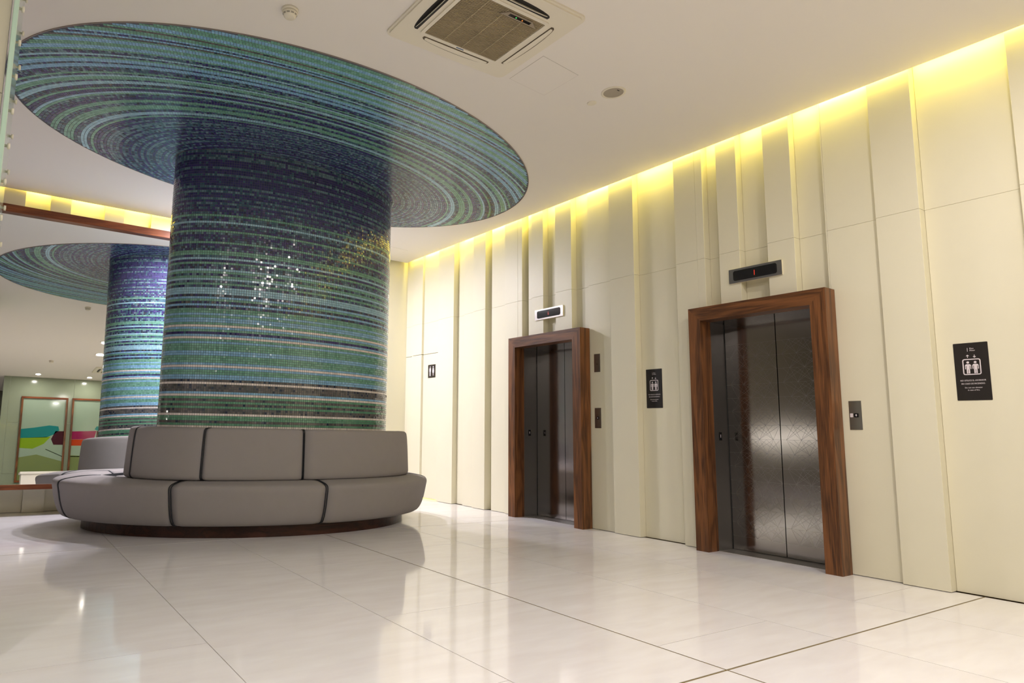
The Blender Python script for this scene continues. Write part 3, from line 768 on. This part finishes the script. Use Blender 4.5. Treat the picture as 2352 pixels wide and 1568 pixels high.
def detector(x, y, label):
    t = thing('smoke_detector', (x, y, H), label, 'smoke detector', 'smoke detectors')
    MB().lathe([(.052, 0), (.052, -.012), (.048, -.016)], 32).build('base', M_WHITE, t, True)
    recalc(MB().lathe([(.047, -.016), (.044, -.034), (.036, -.050), (.026, -.055), (0, -.056)], 32).build('head', M_WHITE, t, True))
    sl = MB()
    for ring in range(3):
        zz = -.036-.0045*ring; r = .0437-.0022*ring*ring*.5-ring*.0018
        for k in range(10):
            a0 = 2*PI*(k+.12)/10; a1 = 2*PI*(k+.88)/10
            vs = []
            for i in range(5):
                a = a0+(a1-a0)*i/4
                for q, dz in ((r+.0006, .001), (r-.0006, -.0012)): vs.append((q*math.cos(a), q*math.sin(a), zz+dz))
            sl.add(vs, [(2*i, 2*i+1, 2*i+3, 2*i+2) for i in range(4)])
    sl.build('vent_slots', M_DARKGAP, t)
    return t
dt = detector(1.335, 3.665, 'white smoke detector above the mosaic canopy')
dt2 = copy_tree(dt); dt2.location = (1.24, -1.57, H); dt2['label'] = 'smoke detector seen low in the mirror, over the rear of the lobby'
sp = thing('ceiling_speaker', (3.771, 3.212, H), 'round grey-meshed speaker in the ceiling', 'speaker')
recalc(MB().lathe([(.092, 0), (.092, -.004), (.076, -.007), (.074, -.004)], 40, cap=False).build('ring', M_WHITE, sp, True))
recalc(MB().lathe([(.0745, -.0035), (.05, -.0055), (0, -.006)], 40, cap=False).build('grille', M_GREYMESH, sp, True))
MB().box(-.012, .012, -.050, -.044, -.0072, -.0054).build('badge', M_DARKGAP, sp)
cvp = thing('ceiling_blank_cover', (3.76, 3.42, H), 'small round white cover plate beside the ceiling speaker', 'cover')
recalc(MB().lathe([(.036, 0), (.036, -.005), (.030, -.008), (0, -.009)], 32, cap=False).build('disc', M_WHITE, cvp, True))
def hatch(pts, label, name='access_hatch'):
    t = thing(name, (pts[0][0], pts[0][1], H), label, 'hatch')
    q = [(p[0]-pts[0][0], p[1]-pts[0][1]) for p in pts]
    MB().prism(q, -.0006, 0).build('frame', mat('hatch_gap', srgb(150, 140, 124), .8) if 'hatch_gap' not in bpy.data.materials else bpy.data.materials['hatch_gap'], t)
    cx = sum(p[0] for p in q)/4; cy = sum(p[1] for p in q)/4
    MB().prism([(cx+(p[0]-cx)*.992, cy+(p[1]-cy)*.992) for p in q], -.0012, -.0006).build('leaf', M_CEIL, t)
hatch([(2.99, 3.15), (3.372, 3.19), (3.37, 3.545), (2.99, 3.51)], 'flush white ceiling access hatch beside the air conditioner')
hatch([(4.45, 7.9), (4.85, 7.95), (4.84, 8.33), (4.45, 8.3)], 'flush white ceiling access hatch by the far corner')

def downlight(x, y, label, r, power, col, mface, group, spread=180):
    t = thing('ceiling_downlight', (x, y, H), label, 'light', group)
    recalc(MB().lathe([(r*1.25, 0), (r*1.25, -.004), (r, -.006), (r*.98, -.001)], 32, cap=False).build('trim_ring', M_WHITE, t, True))
    MB().lathe([(0, -.0035), (r*.97, -.0035)], 32, cap=False).build('diffuser', mface, t)
    l = bpy.data.lights.new('downlight_lamp', 'AREA'); l.shape = 'DISK'; l.size = 2*r; l.energy = power; l.color = col; l.spread = math.radians(spread)
    o = bpy.data.objects.new('downlight_lamp', l); C.objects.link(o); o.location = (x, y, H-.02)
    return t
GM = 'large bright downlights over the middle of the lobby'
downlight(2.07, .95, 'nearer of two bright downlights seen in the mirror beside the column', .10, E_MAIN, C_WARM, M_LAMP, GM)
downlight(2.16, -.38, 'farther of two bright downlights seen in the mirror beside the column', .10, E_MAIN, C_WARM, M_LAMP, GM)
downlight(3.75, .75, 'bright downlight nearest the right wall, above the frame', .10, E_MAIN, C_WARM, M_LAMP, GM)
downlight(-1.2, .8, 'unseen downlight added left of the camera to light the lobby', .10, E_MAIN, C_WARM, M_LAMP, GM)  # added out of view as fill light from the left
downlight(-1.6, -1.6, 'unseen downlight added for light at the rear left of the lobby', .10, E_MAIN, C_WARM, M_LAMP, GM)  # another added fill lamp, out of view behind the camera
GR = 'small recessed spots along the rear glass wall'
downlight(1.11, -3.5, 'small recessed spot over the left picture, seen in the mirror', .055, E_REAR, C_WARM, M_LAMPS, GR)
downlight(2.36, -3.6, 'small recessed spot over the right picture, seen in the mirror', .055, E_REAR, C_WARM, M_LAMPS, GR)
downlight(4.15, -3.65, 'unseen recessed spot added for light, nearest the right wall by the rear wall', .055, E_REAR, C_WARM, M_LAMPS, GR)  # extra spot, unseen, added only for its light
GB = 'cool downlights behind the mosaic column'
downlight(3.35, 8.0, 'cool downlight behind the column, right one', .10, E_BACK, C_COOL, M_LAMP, GB)
downlight(2.55, 7.95, 'cool downlight behind the column, middle one', .10, E_BACK, C_COOL, M_LAMP, GB)
downlight(1.98, 7.6, 'cool downlight behind the column, left one', .10, E_BACK*.6, C_COOL, M_LAMP, GB)

# ------------------------------------------------------------------ rear pictures and counter (seen in the mirror)
def frame_picture(x0, x1, z0, z1, label, blobs):
    t = thing('framed_picture', ((x0+x1)/2, YR, (z0+z1)/2), label, 'picture', 'two tall framed pictures on the rear wall')
    w_, h_ = (x1-x0)/2, (z1-z0)/2; f = .05
    # rear wall faces +Y; local coordinates are world-aligned
    for a in ((-w_, w_, h_-f, h_), (-w_, w_, -h_, -h_+f)): recalc(MB().box(a[0], a[1], .0, .05, a[2], a[3], .003).build('frame_rail', M_WOODX, t))
    for a in ((-w_, -w_+f), (w_-f, w_)): recalc(MB().box(a[0], a[1], .0, .05, -h_+f, h_-f, .003).build('frame_stile', M_WOODV, t))
    c = MB().box(-w_+f, w_-f, .004, .016, -h_+f, h_-f).build('canvas', bpy.data.materials['picture_ground'], t)
    for nm, colr, pts in blobs:
        MB().prism([(p[0]*(w_-f), p[1]*(h_-f)) for p in pts][::-1], .0165, .0172, 1).build(nm, bpy.data.materials[colr] if colr in bpy.data.materials else mat(colr, COL[colr], .08, coat=.8), c)
COL = dict(paint_teal=srgb(34, 122, 120), paint_lime=srgb(124, 158, 30), paint_plum=srgb(66, 26, 36), paint_magenta=srgb(140, 34, 78), paint_orange=srgb(178, 62, 24), paint_olive=srgb(118, 132, 80), paint_dark=srgb(50, 60, 40), paint_pale=srgb(188, 196, 160))
mat('picture_ground', srgb(146, 166, 146), .07, coat=.8)
frame_picture(.81, 1.93, .75, 3.02, 'tall walnut-framed picture with teal and lime shapes on the rear wall',
    [('olive_field', 'paint_olive', [(-1, -1), (1, -1), (1, -.55), (-.2, -.38), (-1, -.45)]), ('teal_shape', 'paint_teal', [(-1, .02), (.2, .04), (.55, .12), (.78, .22), (.72, .32), (.3, .34), (-.4, .28), (-1, .24)]),
     ('lime_shape', 'paint_lime', [(-1, .018), (.4, .06), (.1, -.12), (-.4, -.24), (-1, -.22)]), ('plum_shape', 'paint_plum', [(1, .2), (.6, .2), (.42, .0), (.55, -.14), (1, -.14)]), ('dark_line', 'paint_dark', [(.2, -.24), (1, -.42), (1, -.44), (.2, -.26)])])
frame_picture(2.03, 3.15, .75, 3.02, 'tall walnut-framed picture with magenta and orange shapes on the rear wall',
    [('olive_field', 'paint_olive', [(-1, -1), (1, -1), (1, -.45), (-1, -.4)]), ('teal_shape', 'paint_teal', [(.1, .26), (.3, .22), (.9, .26), (1, .3), (.2, .34)]), ('magenta_shape', 'paint_magenta', [(-1, .0), (.1, .0), (.2, .22), (-1, .2)]),
     ('plum_shape', 'paint_plum', [(.2, .0), (1, .02), (1, .22), (.22, .22)]), ('orange_shape', 'paint_orange', [(-1, -.005), (.1, -.005), (-.1, -.14), (-.4, -.16), (-1, -.16)]), ('dark_line', 'paint_dark', [(-1, -.42), (-.2, -.43), (-.2, -.45), (-1, -.44)])])
ct = thing('reception_counter', (2.15, -2.85, 0), 'plain white counter in front of the rear pictures, seen in the mirror', 'counter')
M_CW = mat('white_lacquer', srgb(240, 236, 230), .3)
recalc(MB().box(-1.3, 1.3, -.3, .3, .90, .955, .004).build('worktop', M_CW, ct))
recalc(MB().box(-1.27, 1.27, -.26, .26, .06, .90, .003).build('front_body', M_CW, ct))
MB().box(-1.2, 1.2, -.2, .2, 0, .06).build('kick_base', M_DARKGAP, ct)

# unseen glowing bar, added to give the streak reflected in the lift doors
lb = thing('added_streak_bar', (-4.4, DB(-4.4)-.12, .97), 'unseen glowing bar at far left, added for the streak reflected in the elevator doors', 'light')
recalc(MB().box(-1.6, 1.6, -.02, .10, -.035, .035, .003).build('housing', M_WHITE, lb))
MB().box(-1.58, 1.58, -.024, -.0205, -.022, .022).build('diffuser', M_LAMP, lb)

# ------------------------------------------------------------------ glass-clad pier at far left
pier = thing('wall_pier', (-.10, 3.05, 0), kind='structure')
MB().box(-3.2, -.02, .02, 1.1, 0, H).build('core', M_CEIL, pier)
for z0, z1 in ((0, .98), (.98, 1.62), (1.62, 2.0), (2.0, 2.29), (2.29, H)):
    MB().box(-3.2, .010, 0, .018, z0+.0015, z1-.0015).build('glass_panel', M_GLASSPANE, pier)
M_EDGE = mat('glass_edge', srgb(178, 206, 186), .1, coat=.5)
gs = thing('standoff_glass_sheet', (-.083, 3.05, 0), 'green-edged glass sheet on round standoffs at the left edge of the picture', 'glass sheet')
M_SHEET = mat('frosted_green_glass', srgb(186, 208, 190), .15, coat=.5)
MB().box(.0, .020, -.016, 1.1, .02, H-.05, .002).build('sheet', M_SHEET, gs)
MB().box(.003, .017, -.0175, -.0158, .02, H-.05).build('polished_edge', M_EDGE, gs)
for yk, z0 in ((.10, .25), (.80, .14)):
    z_ = z0
    while z_ < H-.1:
        mm = Matrix.Translation((.018, yk, z_)) @ Matrix.Rotation(PI/2, 4, 'Y')
        recalc(MB().lathe([(.006, 0), (.006, .010), (.013, .010), (.013, .020), (0, .021)], 16).build('standoff', M_WHITE, gs, True, mtx=mm))
        z_ += .155 if yk < .5 else .19
